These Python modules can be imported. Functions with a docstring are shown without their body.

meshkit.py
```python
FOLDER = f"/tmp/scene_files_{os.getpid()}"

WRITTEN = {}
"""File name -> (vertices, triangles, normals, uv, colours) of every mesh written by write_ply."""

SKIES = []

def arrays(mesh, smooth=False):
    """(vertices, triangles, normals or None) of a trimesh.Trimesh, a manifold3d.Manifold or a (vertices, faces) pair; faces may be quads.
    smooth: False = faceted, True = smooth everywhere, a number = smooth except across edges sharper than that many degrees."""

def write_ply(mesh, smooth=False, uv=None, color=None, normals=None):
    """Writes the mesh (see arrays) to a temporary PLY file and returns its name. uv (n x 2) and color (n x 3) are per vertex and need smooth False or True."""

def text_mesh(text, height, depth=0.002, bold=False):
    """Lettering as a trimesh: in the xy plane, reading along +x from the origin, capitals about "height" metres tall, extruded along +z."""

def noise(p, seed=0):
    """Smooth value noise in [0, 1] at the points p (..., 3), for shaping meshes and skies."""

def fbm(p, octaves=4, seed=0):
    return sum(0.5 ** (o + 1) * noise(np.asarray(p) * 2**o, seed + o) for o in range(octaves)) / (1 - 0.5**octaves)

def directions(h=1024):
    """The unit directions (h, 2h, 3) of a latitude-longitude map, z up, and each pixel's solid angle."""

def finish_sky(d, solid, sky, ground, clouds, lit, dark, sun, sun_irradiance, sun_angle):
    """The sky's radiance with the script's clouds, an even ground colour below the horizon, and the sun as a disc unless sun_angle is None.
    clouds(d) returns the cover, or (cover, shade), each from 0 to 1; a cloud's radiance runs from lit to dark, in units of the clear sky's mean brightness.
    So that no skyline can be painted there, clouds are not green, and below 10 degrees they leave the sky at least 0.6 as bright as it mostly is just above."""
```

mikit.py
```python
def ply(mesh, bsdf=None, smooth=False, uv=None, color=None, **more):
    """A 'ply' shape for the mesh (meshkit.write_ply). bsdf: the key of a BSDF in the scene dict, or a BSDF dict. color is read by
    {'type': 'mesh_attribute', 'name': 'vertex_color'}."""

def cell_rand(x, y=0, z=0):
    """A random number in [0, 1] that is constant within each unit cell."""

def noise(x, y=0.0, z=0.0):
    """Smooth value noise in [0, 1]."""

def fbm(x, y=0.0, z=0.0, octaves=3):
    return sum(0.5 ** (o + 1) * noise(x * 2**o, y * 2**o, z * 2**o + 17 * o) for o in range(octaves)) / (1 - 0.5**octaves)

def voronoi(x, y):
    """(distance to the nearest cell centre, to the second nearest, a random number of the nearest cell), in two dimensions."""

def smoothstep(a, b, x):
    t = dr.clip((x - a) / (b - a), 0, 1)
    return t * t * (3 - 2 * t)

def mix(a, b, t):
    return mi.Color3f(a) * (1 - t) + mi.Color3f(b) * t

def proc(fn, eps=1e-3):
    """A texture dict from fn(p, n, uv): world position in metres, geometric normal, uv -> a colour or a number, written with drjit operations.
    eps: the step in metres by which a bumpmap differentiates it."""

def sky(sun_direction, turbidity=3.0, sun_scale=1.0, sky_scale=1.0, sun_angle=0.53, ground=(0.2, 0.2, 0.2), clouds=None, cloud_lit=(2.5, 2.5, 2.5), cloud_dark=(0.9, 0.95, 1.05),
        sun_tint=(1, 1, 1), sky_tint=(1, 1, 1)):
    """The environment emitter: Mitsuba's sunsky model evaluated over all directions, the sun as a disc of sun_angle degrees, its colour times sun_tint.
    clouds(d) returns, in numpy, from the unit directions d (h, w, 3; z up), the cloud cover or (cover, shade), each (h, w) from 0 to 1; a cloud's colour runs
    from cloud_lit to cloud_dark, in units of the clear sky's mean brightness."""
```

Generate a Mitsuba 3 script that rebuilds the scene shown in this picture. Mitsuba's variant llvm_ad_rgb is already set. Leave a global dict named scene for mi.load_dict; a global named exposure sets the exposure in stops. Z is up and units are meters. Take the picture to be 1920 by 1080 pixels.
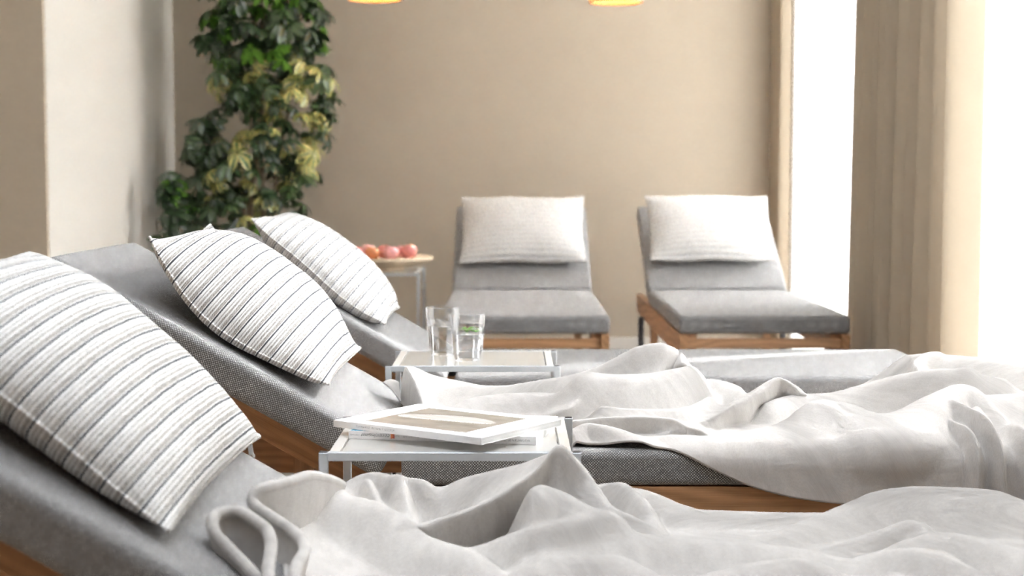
import math, random
import numpy as np
import trimesh
import mitsuba as mi
import drjit as dr
import mikit
import meshkit
from mikit import noise, fbm, smoothstep, mix, cell_rand

T = mi.ScalarTransform4f
scene, labels = {}, {}
RNG = np.random.default_rng(7)
random.seed(7)

# ------------------------------------------------------------------ camera, sky, exposure
FOC, HORIZON, CAM_Z, SEAT = 2900.0, 330.0, 0.90, 0.40
PITCH = math.atan((540.0 - HORIZON) / FOC)
scene['camera'] = {
    'type': 'thinlens', 'fov_axis': 'x', 'fov': math.degrees(2 * math.atan(960.0 / FOC)),
    'to_world': T().look_at(origin=[0, 0, CAM_Z], target=[0, math.cos(PITCH), CAM_Z - math.sin(PITCH)], up=[0, 0, 1]),
    'aperture_radius': 0.0052, 'focus_distance': 2.75, 'near_clip': 0.05, 'far_clip': 500.0}
SKY_LEVEL = 1.0


def overcast(d):
    p = d * np.array([2.0, 2.0, 4.0])
    shade = 0.25 * meshkit.fbm(p, 3, 5)
    return np.ones(d.shape[:2]), shade


scene['sky'] = mikit.sky((0.76, 0.36, 0.60), turbidity=4.0, sun_scale=1.2, sun_angle=5.0, sun_tint=(0.77, 0.965, 1.38), sky_scale=SKY_LEVEL, clouds=overcast,
                         cloud_lit=(0.95, 1.0, 1.08), cloud_dark=(0.78, 0.83, 0.92), ground=(0.3, 0.3, 0.29))
exposure = 5.55


# ------------------------------------------------------------------ helpers
def numbered(key):
    if key not in taken:
        taken.add(key)
        return key
    n = 1
    while f'{key}_{n:03d}' in taken:
        n += 1
    taken.add(f'{key}_{n:03d}')
    return f'{key}_{n:03d}'


taken = set()


def tag(key, label=None, cat=None, group=None, kind=None):
    e = labels.setdefault(key, {})
    for k, v in (('label', label), ('category', cat), ('group', group), ('kind', kind)):
        if v:
            e[k] = v


def thing(name, label, cat, group=None):
    k = numbered(name)
    tag(k, label, cat, group)
    return k


def part(name, mesh, mat, parent=None, smooth=False, uv=None, m=None, label=None, kind=None, cat=None, group=None, color=None, **more):
    k = numbered(f'{parent}__{name}' if parent else name)
    d = mesh if isinstance(mesh, dict) else mikit.ply(mesh, mat, smooth, uv=uv, color=color, **more)
    scene[k] = {**d, 'to_world': m} if m is not None else d
    if label or kind or cat or group:
        tag(k, label, cat, group, kind)
    return k


def struct(name, mesh, mat, smooth=False, uv=None):
    return part(name, mesh, mat, None, smooth, uv, kind='structure')


def at(x, y, d):
    """the place at distance d that the pixel shows"""
    r, w = (x - 960.0) / FOC, (y - 540.0) / FOC
    t = d / (math.cos(PITCH) - w * math.sin(PITCH))
    return np.array([r * t, d, CAM_Z - (math.sin(PITCH) + w * math.cos(PITCH)) * t])


def cat(ms):
    return trimesh.util.concatenate(ms)


def box(x0, x1, y0, y1, z0, z1, c=0.0):
    """a box with chamfered edges"""
    if c <= 0:
        m = trimesh.creation.box((x1 - x0, y1 - y0, z1 - z0))
        m.apply_translation(((x0 + x1) / 2, (y0 + y1) / 2, (z0 + z1) / 2))
        return m
    pts = []
    lo, hi = np.array([x0, y0, z0]), np.array([x1, y1, z1])
    for s in np.ndindex(2, 2, 2):
        p = np.where(s, hi, lo)
        for a in range(3):
            q = p.copy()
            for b in range(3):
                if b != a:
                    q[b] += -c if s[b] else c
            pts.append(q)
    return trimesh.convex.convex_hull(np.array(pts))


def along_uv(mesh):
    """u along the longest side in metres, v across"""
    v = np.array(mesh.vertices)
    a = int(np.argmax(np.ptp(v, axis=0)))
    b, c = [i for i in range(3) if i != a]
    return np.stack([v[:, a], v[:, b] + v[:, c]], 1)


def grid_faces(nu, nv, wrap_u=False, wrap_v=False):
    i = np.arange(nu if wrap_u else nu - 1)
    j = np.arange(nv if wrap_v else nv - 1)
    i, j = np.meshgrid(i, j, indexing='ij')
    a = i * nv + j
    b = ((i + 1) % nu) * nv + j
    c = ((i + 1) % nu) * nv + (j + 1) % nv
    d = i * nv + (j + 1) % nv
    q = np.stack([a, b, c, d], -1).reshape(-1, 4)
    return np.vstack([q[:, [0, 1, 2]], q[:, [0, 2, 3]]])


def lathe(profile, n=48):
    p = np.array(profile, float)
    th = np.arange(n) * 2 * np.pi / n
    v = np.stack([np.cos(th)[:, None] * p[None, :, 0], np.sin(th)[:, None] * p[None, :, 0], np.broadcast_to(p[None, :, 1], (n, len(p)))], -1).reshape(-1, 3)
    m = trimesh.Trimesh(v, grid_faces(n, len(p), wrap_u=True), process=False)
    return m


def tube(points, r, n=10, closed=False, uvs=None):
    p = np.array(points, float)
    k = len(p)
    t = (np.roll(p, -1, 0) - np.roll(p, 1, 0)) if closed else np.gradient(p, axis=0)
    t /= np.linalg.norm(t, axis=1, keepdims=True) + 1e-12
    a = np.cross(t, [0, 0, 1.0])
    bad = np.linalg.norm(a, axis=1) < 0.1
    a[bad] = np.cross(t[bad], [1.0, 0, 0])
    a /= np.linalg.norm(a, axis=1, keepdims=True)
    b = np.cross(a, t)
    th = np.arange(n) * 2 * np.pi / n
    r = np.broadcast_to(r, (k,))
    v = p[:, None] + r[:, None, None] * (np.cos(th)[None, :, None] * a[:, None] + np.sin(th)[None, :, None] * b[:, None])
    f = grid_faces(k, n, wrap_u=closed, wrap_v=True)
    v = v.reshape(-1, 3)
    if not closed:
        v = np.vstack([v, p[:1], p[-1:]])
        i = np.arange(n)
        f = np.vstack([f, np.stack([i * 0 + k * n, i, (i + 1) % n], 1), np.stack([i * 0 + k * n + 1, (k - 1) * n + (i + 1) % n, (k - 1) * n + i], 1)])
    m = trimesh.Trimesh(v, f, process=False)
    if m.volume < 0:
        m.invert()
    return m


def smooth_line(pts, n=60):
    from scipy.interpolate import PchipInterpolator
    p = np.array(pts, float)
    s = np.concatenate([[0], np.cumsum(np.linalg.norm(np.diff(p, axis=0), axis=1))])
    return np.stack([PchipInterpolator(s, p[:, k])(np.linspace(0, s[-1], n)) for k in range(p.shape[1])], 1)


# ------------------------------------------------------------------ materials
def rgb(*c):
    return {'type': 'rgb', 'value': list(c)}


def mat(name, d, two=True):
    scene[name] = {'type': 'twosided', 'bsdf': d} if two else d
    return name


def princ(color, rough=0.6, **k):
    return {'type': 'principled', 'base_color': color, 'roughness': rough, **k}


def wall_fn(c, amount=0.05):
    def fn(p, n, uv):
        g = fbm(p.x * 60, p.y * 60, p.z * 60, 3)
        return mi.Color3f(*c) * (1 - amount + 2 * amount * g)
    return fn


mat('paint_beige', princ(mikit.proc(wall_fn((0.405, 0.345, 0.268), 0.02)), 0.75))
mat('paint_cream', princ(mikit.proc(wall_fn((0.61, 0.58, 0.525), 0.015)), 0.75))
mat('paint_taupe', princ(mikit.proc(wall_fn((0.47, 0.395, 0.30), 0.03)), 0.75))
mat('dark_panel', princ(rgb(0.20, 0.155, 0.115), 0.6))
mat('white_metal', princ(rgb(0.8, 0.8, 0.8), 0.4))
mat('paint_white', princ(rgb(0.70, 0.70, 0.69), 0.8))
mat('outdoor_paving', princ(rgb(0.33, 0.325, 0.31), 0.9))


def tile_fn(p, n, uv):
    g = fbm(p.x * 5, p.y * 5, 0, 4)
    return mix((0.165, 0.14, 0.115), (0.22, 0.19, 0.155), g)


mat('floor_stone', princ(mikit.proc(tile_fn), 0.32, specular=0.5))


def weave(uv, pitch):
    a, b = uv.x * (2 * math.pi / pitch), uv.y * (2 * math.pi / pitch)
    return 0.5 + 0.5 * dr.cos(a) * dr.cos(b)


def weave_fn(p, n, uv):
    w = weave(uv + mi.Point2f(0.0013 * noise(uv.x * 150, uv.y * 150), 0.0013 * noise(uv.y * 160, uv.x * 140)), 0.0052)
    rnd = cell_rand(uv.x / 0.0026 + 0.5, uv.y / 0.0026 + 0.5)
    big = fbm(uv.x * 30, uv.y * 30, 0, 3)
    t = smoothstep(0.40, 0.80, w) * (0.35 + 0.8 * rnd)
    return mix((0.078, 0.075, 0.073), (0.57, 0.575, 0.575), t) * (0.95 + 0.1 * big)


def weave_bump(p, n, uv):
    return smoothstep(0.3, 0.9, weave(uv, 0.0052))


mat('woven_grey', {'type': 'bumpmap', 'nested': princ(mikit.proc(weave_fn), 0.6, sheen=1.0, sheen_tint=0.0, specular=0.6), 'arbitrary': mikit.proc(weave_bump, 4e-4), 'scale': 0.0007})


def stripe_fn(p, n, uv):
    wob = (noise(uv.x * 90, uv.y * 25) - 0.5) * 0.0012
    x = (uv.x + wob) / 0.0282
    f = x - dr.floor(x)
    rib = 0.5 + 0.5 * dr.cos(uv.y * (2 * math.pi / 0.0021) + dr.floor(uv.x / 0.0011) * 2.1)
    grain = fbm(uv.x * 700, uv.y * 250, 0, 2)
    white = mi.Color3f(0.87, 0.87, 0.855)
    beige = mix((0.19, 0.176, 0.153), (0.67, 0.65, 0.62), dr.clip(0.7 * rib + 0.7 * (grain - 0.4), 0, 1))
    slate = mix((0.030, 0.034, 0.042), (0.08, 0.085, 0.095), grain)

    def band(a, b, e=0.018):
        return smoothstep(a - e, a + e, f) * (1 - smoothstep(b - e, b + e, f))
    c = white * (0.86 + 0.16 * grain)
    bt = dr.minimum(band(0.20, 0.42) + band(0.53, 0.66) + 0.8 * band(0.76, 0.86), 1.0)
    c = c * (1 - bt) + beige * bt
    dk = band(0.02, 0.135)
    c = c * (1 - dk) + slate * dk
    return c


def stripe_bump(p, n, uv):
    x = uv.x / 0.0282
    f = x - dr.floor(x)
    return 0.6 * dr.abs(dr.sin(uv.x * (math.pi / 0.0033))) + 0.25 * dr.sin(uv.y * (2 * math.pi / 0.0021)) - 0.9 * smoothstep(0.0, 0.04, f) * (1 - smoothstep(0.11, 0.15, f))


mat('striped_cloth', {'type': 'bumpmap', 'nested': princ(mikit.proc(stripe_fn), 0.85, sheen=0.2), 'arbitrary': mikit.proc(stripe_bump, 3e-4), 'scale': 0.0006})


def fleece_fn(p, n, uv):
    g = fbm(uv.x * 420, uv.y * 420, 0, 3)
    h = fbm(uv.x * 60 + 9, uv.y * 22, 0, 3)
    return mix((0.39, 0.372, 0.352), (0.555, 0.537, 0.515), dr.clip(0.5 * g + 0.55 * h, 0, 1))


def fleece_bump(p, n, uv):
    return fbm(uv.x * 300, uv.y * 300, 0, 3)


mat('fleece', {'type': 'bumpmap', 'nested': princ(mikit.proc(fleece_fn), 0.9, sheen=0.6, sheen_tint=0.2), 'arbitrary': mikit.proc(fleece_bump, 8e-4), 'scale': 0.0022})


def wood_fn(p, n, uv):
    bend = fbm(uv.x * 3.0, uv.y * 9.0, 0, 3)
    ring = 0.5 + 0.5 * dr.sin(uv.y * 260 + bend * 22 + dr.square(uv.x - 0.4) * 10)
    fine = fbm(uv.x * 18, uv.y * 900, 0, 3)
    return mix((0.28, 0.14, 0.064), (0.47, 0.27, 0.14), dr.clip(0.45 * ring + 0.55 * fine, 0, 1))


mat('oiled_wood', princ(mikit.proc(wood_fn), 0.42, specular=0.4))
mat('black_plastic', princ(rgb(0.018, 0.018, 0.02), 0.45))
mat('brushed_steel', princ(rgb(0.52, 0.545, 0.565), 0.38, metallic=0.55, specular=0.5))
mat('steel_pale', {'type': 'roughconductor', 'material': 'Al', 'alpha': 0.18})
scene['table_glass'] = {'type': 'twosided', 'bsdf': {'type': 'plastic', 'diffuse_reflectance': rgb(0.54, 0.53, 0.50), 'int_ior': 2.1, 'nonlinear': False}}
mat('paper_white', princ(rgb(0.82, 0.82, 0.82), 0.35, specular=0.4))
mat('ink_grey', princ(rgb(0.25, 0.25, 0.26), 0.6))
mat('ink_dark', princ(rgb(0.07, 0.07, 0.08), 0.6))


def pages_fn(p, n, uv):
    s = cell_rand(p.z * 4200)
    return mi.Color3f(0.80, 0.80, 0.79) * (0.78 + 0.22 * s)


mat('page_edges', princ(mikit.proc(pages_fn), 0.7))
scene['clear_glass'] = {'type': 'dielectric', 'int_ior': 1.47, 'ext_ior': 1.0}
scene['water_clear'] = {'type': 'dielectric', 'int_ior': 1.33, 'ext_ior': 1.0}
scene['window_glass'] = {'type': 'thindielectric', 'int_ior': 1.5}
scene['sheer_cloth'] = {'type': 'principledthin', 'base_color': rgb(0.95, 0.945, 0.93), 'roughness': 0.35, 'diff_trans': 1.35, 'spec_trans': 0.85, 'eta': 1.2}
scene['drape_cloth'] = {'type': 'principledthin', 'base_color': rgb(0.45, 0.38, 0.29), 'roughness': 0.9, 'diff_trans': 0.07, 'spec_trans': 0.0, 'eta': 1.2, 'sheen': 0.3}


# ------------------------------------------------------------------ the room
YB, XR, XL, XLN, CEIL, YF = 8.0, 1.47, -1.738, -3.4, 3.05, -2.6
YRET = 5.81
struct('floor', box(XLN - .1, XR + .1, YF - .1, YB + .2, -.1, 0), 'floor_stone')
# the ceiling has a long roof light over the row of loungers
SX0, SX1, SY0, SY1 = -0.95, 0.95, 0.0, 3.7
struct('ceiling', cat([box(XLN - .1, SX0, YF - .1, YB + .2, CEIL, CEIL + .25), box(SX1, XR + .3, YF - .1, YB + .2, CEIL, CEIL + .25),
                       box(SX0, SX1, YF - .1, SY0, CEIL, CEIL + .25), box(SX0, SX1, SY1, YB + .2, CEIL, CEIL + .25)]), 'paint_white')
w = numbered('window_9')
tag(w, kind='structure')
part('frame', cat([box(SX0, SX1, y - .03, y + .03, CEIL + .16, CEIL + .22) for y in (SY0 + .03, (SY0 + SY1) / 2, SY1 - .03)] + [box(x - .03, x + .03, SY0, SY1, CEIL + .16, CEIL + .22) for x in (SX0 + .03, SX1 - .03)]), 'white_metal', w)
for p0, p1 in ((SY0 + .06, (SY0 + SY1) / 2 - .03), ((SY0 + SY1) / 2 + .03, SY1 - .06)):
    v = np.array([[SX0 + .06, p0, CEIL + .19], [SX1 - .06, p0, CEIL + .19], [SX1 - .06, p1, CEIL + .19], [SX0 + .06, p1, CEIL + .19]])
    part('pane', trimesh.Trimesh(v, [[0, 1, 2], [0, 2, 3]], process=False), 'window_glass', w)
struct('wall_back', box(XL - .1, XR + .1, YB, YB + .15, 0, CEIL), 'paint_beige')
struct('wall_left', box(XL - 1.8, XL, YRET + .004, YB, 0, CEIL), 'paint_cream')
struct('wall_left_return', box(XLN, XL - .002, YRET - .02, YRET + .002, 0, CEIL), 'paint_taupe')
struct('wall_left_near', box(XLN - .12, XLN, YF, YRET, 0, CEIL), 'dark_panel')
struct('wall_near', box(XLN - .1, XR + .1, YF - .12, YF, 0, CEIL), 'dark_panel')
struct('baseboard_back', box(XL + .002, XR, YB - .016, YB, 0, .065, .003), 'paint_cream')
struct('baseboard_left', box(XL, XL + .014, YRET + .02, YB - .02, 0, .065, .003), 'paint_cream')
# window wall on the right: piers between tall openings
openings = [(6.1, 7.86), (3.0, 5.0)]
edges = [YF] + [e for o in sorted(openings) for e in o] + [YB]
piers = [box(XR, XR + .22, edges[i], edges[i + 1], 0, CEIL) for i in range(0, len(edges), 2)]
lintels = [box(XR, XR + .22, a, b, 2.9, CEIL) for a, b in openings] + [box(XR, XR + .22, a, b, -.1, .03) for a, b in openings]
struct('wall_right', cat(piers + lintels), 'paint_cream')
for i, (a, b) in enumerate(openings):
    w = numbered(f'window_{i + 1}')
    tag(w, kind='structure')
    x0, x1 = XR + .08, XR + .13
    mid = (a + b) / 2
    fr = cat([box(x0, x1, a, a + .05, .03, 2.9), box(x0, x1, b - .05, b, .03, 2.9), box(x0, x1, a, b, .03, .08), box(x0, x1, a, b, 2.85, 2.9), box(x0, x1, mid - .03, mid + .03, .08, 2.85)])
    part('frame', fr, 'white_metal', w)
    for p0, p1 in ((a + .05, mid - .03), (mid + .03, b - .05)):
        v = np.array([[XR + .105, p0, .08], [XR + .105, p1, .08], [XR + .105, p1, 2.85], [XR + .105, p0, 2.85]])
        part('pane', trimesh.Trimesh(v, [[0, 1, 2], [0, 2, 3]], process=False), 'window_glass', w)
struct('terrace_ground', box(XR + .22, 60, -40, 60, -.25, -.15), 'outdoor_paving')


# ------------------------------------------------------------------ curtains
def curtain(y_top, y_bot, x0, waves, amp_t, amp_b, z0, z1, seed, n=420, rows=40, jag=0.35):
    rng = np.random.default_rng(seed)
    s = np.linspace(0, 1, n)
    t = np.linspace(0, 1, rows)
    knots = np.cumsum(rng.uniform(1 - jag, 1 + jag, 2 * waves + 2))
    knots = (knots - knots[0]) / (knots[-1] - knots[0])
    sign = np.where(np.arange(len(knots)) % 2 == 0, 1, -1) * rng.uniform(0.45, 1.0, len(knots))
    from scipy.interpolate import PchipInterpolator
    prof = PchipInterpolator(knots, sign)(s)
    prof2 = PchipInterpolator(knots, np.where(np.arange(len(knots)) % 2 == 0, 1, -1) * rng.uniform(0.3, 1.0, len(knots)))(s)
    tt = t[:, None]
    y = (1 - tt) * (y_top[0] + (y_top[1] - y_top[0]) * s)[None] + tt * (y_bot[0] + (y_bot[1] - y_bot[0]) * s)[None]
    amp = (1 - tt) * amp_t + tt * amp_b
    x = x0 + amp * ((1 - tt ** 1.5) * prof[None] + tt ** 1.5 * (0.6 * prof + 0.4 * prof2)[None])
    z = np.broadcast_to(z1 + (z0 - z1) * tt, y.shape)
    v = np.stack([x, y, z], -1).reshape(-1, 3)
    return trimesh.Trimesh(v, grid_faces(rows, n), process=False)


def curtain_thing(name, label, kind, mesh, m, grp=None):
    k = thing(name, label, kind, grp)
    part('panel', mesh, m, k, smooth=True)
    return k


curtain_thing('drape_curtain', 'narrow beige drape hanging in the corner beside the back wall', 'curtain',
              curtain((7.74, 7.96), (7.73, 7.965), 1.355, 3, .035, .04, .015, 3.0, 3, n=160), 'drape_cloth')
curtain_thing('drape_curtain', 'wide beige drape fanning out behind the right back lounger, left of the brighter drape', 'curtain',
              curtain((5.16, 5.84), (5.26, 6.02), 1.352, 5, .066, .078, .015, 3.0, 11, n=400, jag=.6), 'drape_cloth')
curtain_thing('drape_curtain', 'beige drape with a sunlit outer edge next to the white sheer at the right edge', 'curtain',
              curtain((4.62, 5.04), (4.60, 5.22), 1.355, 3, .055, .068, .015, 3.0, 21, n=400, jag=.6), 'drape_cloth')
curtain_thing('sheer_curtain', 'white sheer curtain glowing in the window behind the right back lounger', 'sheer curtain',
              curtain((6.03, 7.72), (6.03, 7.72), 1.405, 13, .014, .02, .015, 3.0, 31), 'sheer_cloth')
curtain_thing('sheer_curtain', 'white sheer curtain at the right edge of the photo, nearest the camera', 'sheer curtain',
              curtain((2.95, 4.59), (2.95, 4.57), 1.405, 13, .014, .02, .015, 3.0, 41), 'sheer_cloth')
struct('trim_1', box(1.28, 1.44, 0.0, 7.97, 3.0, CEIL - .001, .004), 'white_metal')

# ------------------------------------------------------------------ loungers
LW, SL, BL, TH = 0.617, 1.27, 0.726, 0.066
ANG = math.radians(29.7)


def cushion(x0, x1, w, th, r=0.017, crown=0.004):
    """a padded slab from x0 to x1, its width along y from 0 to w, its top at z = 0; (mesh, uv)"""
    loop, arc = [], []
    k = 8

    def corner(cy, cz, a0):
        for i in range(k + 1):
            a = a0 + (math.pi / 2) * i / k
            loop.append((cy + r * math.cos(a), cz + r * math.sin(a)))
    # start in the middle of the underside, run round by the near (y = 0) side
    loop.append((w / 2, -th))
    corner(r, -th + r, -math.pi / 2 - 0.0) if False else None
    pts = [(w / 2, -th)]
    for y in np.linspace(w / 2, r, 6)[1:-1]:
        pts.append((y, -th))
    for i in range(k + 1):
        a = -math.pi / 2 - (math.pi / 2) * i / k
        pts.append((r + r * math.cos(a), -th + r + r * math.sin(a)))
    for i in range(k + 1):
        a = math.pi - (math.pi / 2) * i / k
        pts.append((r + r * math.cos(a), -r + r * math.sin(a)))
    for y in np.linspace(r, w - r, 26)[1:-1]:
        pts.append((y, 0.0))
    for i in range(k + 1):
        a = math.pi / 2 - (math.pi / 2) * i / k
        pts.append((w - r + r * math.cos(a), -r + r * math.sin(a)))
    for i in range(k + 1):
        a = -(math.pi / 2) * i / k
        pts.append((w - r + r * math.cos(a), -th + r + r * math.sin(a)))
    for y in np.linspace(w - r, w / 2, 6)[1:-1]:
        pts.append((y, -th))
    pts.append((w / 2, -th))
    p = np.array(pts)
    s = np.concatenate([[0], np.cumsum(np.linalg.norm(np.diff(p, axis=0), axis=1))])
    # rings along x, drawn in towards the ends
    ends = [(r * (1 - math.cos(a)), r * (1 - math.sin(a))) for a in np.linspace(0, math.pi / 2, 8)]  # (distance from the end, inset)
    xs = [(x0, None)] + [(x0 + e, i) for e, i in ends] + [(x, 0.0) for x in np.linspace(x0 + r, x1 - r, 40)[1:-1]] + [(x1 - e, i) for e, i in ends[::-1]] + [(x1, None)]
    c = np.array([w / 2, -th / 2])
    rows, us = [], []
    u = 0.0
    prev = None
    for x, inset in xs:
        if inset is None:
            q = c + (p - c) * np.array([0.02, 0.02])
        else:
            q = c + (p - c) * np.array([(w / 2 - inset) / (w / 2), (th / 2 - inset) / (th / 2)])
        z = q[:, 1].copy()
        if crown and inset is not None:
            f = np.clip((x - x0) * (x1 - x) / ((x1 - x0) / 2) ** 2, 0, 1) ** 0.3 * np.clip(4 * q[:, 0] * (w - q[:, 0]) / w ** 2, 0, 1) ** 0.5
            z = z + np.where(z > -th * 0.4, crown * f, 0)
        ring = np.stack([np.full(len(q), x), q[:, 0], z], 1)
        if prev is not None:
            u += np.linalg.norm(ring[len(ring) // 2] - prev[len(ring) // 2]) if inset is not None and us and len(us) > 1 else r
        rows.append(ring)
        us.append(u)
        prev = ring
    v = np.array(rows)
    uv = np.stack([np.broadcast_to(np.array(us)[:, None], v.shape[:2]), np.broadcast_to(s[None], v.shape[:2])], -1).reshape(-1, 2)
    m = trimesh.Trimesh(v.reshape(-1, 3), grid_faces(len(rows), len(p)), process=False)
    if m.volume < 0:
        m.invert()
    return m, uv


def slope(m):
    """lays a mesh made along +x from 0 (head at x = BL) onto the backrest slope"""
    a = math.pi - ANG
    v = np.array(m.vertices)
    x, z = v[:, 0], v[:, 2]
    out = np.stack([-x * math.cos(ANG) - z * math.sin(ANG) * -1 * -1 * -1 * -1 * 1.0, v[:, 1], x * math.sin(ANG) + z * math.cos(ANG)], 1)
    out[:, 0] = -x * math.cos(ANG) + z * -math.sin(ANG) * -1
    m = trimesh.Trimesh(out, np.array(m.faces)[:, ::-1], process=False)
    return m


def lounger_parts():
    P = []

    def add(name, mesh, m, smooth=False, uv=None, label=None):
        P.append((name, mikit.ply(mesh, m, smooth, uv=uv), label))

    m, uv = cushion(0.004, SL, LW, TH)
    m.apply_translation((0, 0, SEAT))
    add('seat_cushion', m, 'woven_grey', True, uv)
    m, uv = cushion(0.008, BL, LW, TH)
    m = slope(m)
    m.apply_translation((0, 0, SEAT))
    add('backrest_cushion', m, 'woven_grey', True, uv)
    zt = SEAT - TH - .001
    for y0 in (0.004, LW - .032):
        pts = []
        for y in (y0, y0 + .028):
            for x, z in ((-.66, zt - .012), (-.64, zt - .086), (SL - .05, zt - .086), (SL + .004, zt - .058), (SL + .012, zt - .004), (SL - .01, zt), (-.655, zt)):
                pts.append((x, y, z))
        r = trimesh.convex.convex_hull(np.array(pts))
        add('side_rail', r, 'oiled_wood', False, along_uv(r))
    for y0 in (0.085, LW - .109):
        r = box(0.02, BL - .03, y0, y0 + .024, -TH - .058, -TH - .002, .002)
        uvr = along_uv(r)
        r = slope(r)
        r.apply_translation((0, 0, SEAT))
        add('backrest_rail', r, 'oiled_wood', False, uvr)
    for x0, z0 in ((SL - .035, zt - .052), (-.64, zt - .05)):
        r = box(x0, x0 + .022, .032, LW - .032, z0, z0 + .036, .002)
        add('crossbar', r, 'oiled_wood', False, along_uv(r))
    for x0 in (SL - .075, -.27):
        for y0 in (.033, LW - .069):
            pts = [(x0 + a * (.042 if z else .03) + (0 if z else .004), y0 + b * (.036 if z else .028) + (0 if z else .004), z * (zt - .002)) for a in (0, 1) for b in (0, 1) for z in (0, 1)]
            r = trimesh.convex.convex_hull(np.array(pts))
            add('leg', r, 'oiled_wood', False, along_uv(r))
    for y0 in (-.022, LW + .002):
        w = trimesh.creation.cylinder(radius=.062, height=.02, sections=40)
        w.apply_transform(trimesh.transformations.rotation_matrix(math.pi / 2, (1, 0, 0)))
        w.apply_translation((-.18, y0 + .01, .064))
        post = box(-.2, -.16, y0 - .004, y0 + .020, .03, zt - .07, .003)
        add('wheel_post', post, 'black_plastic')
        add('wheel', w, 'black_plastic', 40)
    for y0 in (.01, LW - .034):
        r = box(-.055, .11, y0, y0 + .024, zt - .008, zt + .014, .002)
        add('hinge_bracket', r, 'black_plastic')
    return P


PARTS = lounger_parts()


def lounger(label, x, y, turn, group):
    k = thing('sun_lounger', label, 'sun lounger', group)
    m = T().translate([x, y, 0]).rotate([0, 0, 1], turn)
    for name, d, lab in PARTS:
        part(name, d, None, k, m=m, label=lab)
    return k


HX = -0.207
lounger('grey woven lounger nearest the camera, mostly under a striped cushion and a crumpled blanket', HX, 1.600, 0, 'loungers in a row on the left')
l2 = lounger('middle grey woven lounger in the row, just behind the table of magazines', HX, 2.790, 0, 'loungers in a row on the left')
lounger('farthest lounger of the row, pale and bare, just behind the table with glasses', -0.150, 3.838, 0, 'loungers in a row on the left')
lounger('grey lounger by the back wall beside the fruit plate, facing the camera', -0.2646, 6.79, -90, 'loungers by the back wall')
lounger('grey lounger by the back wall next to the bright window, facing the camera', 0.598, 6.79, -90, 'loungers by the back wall')
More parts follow.
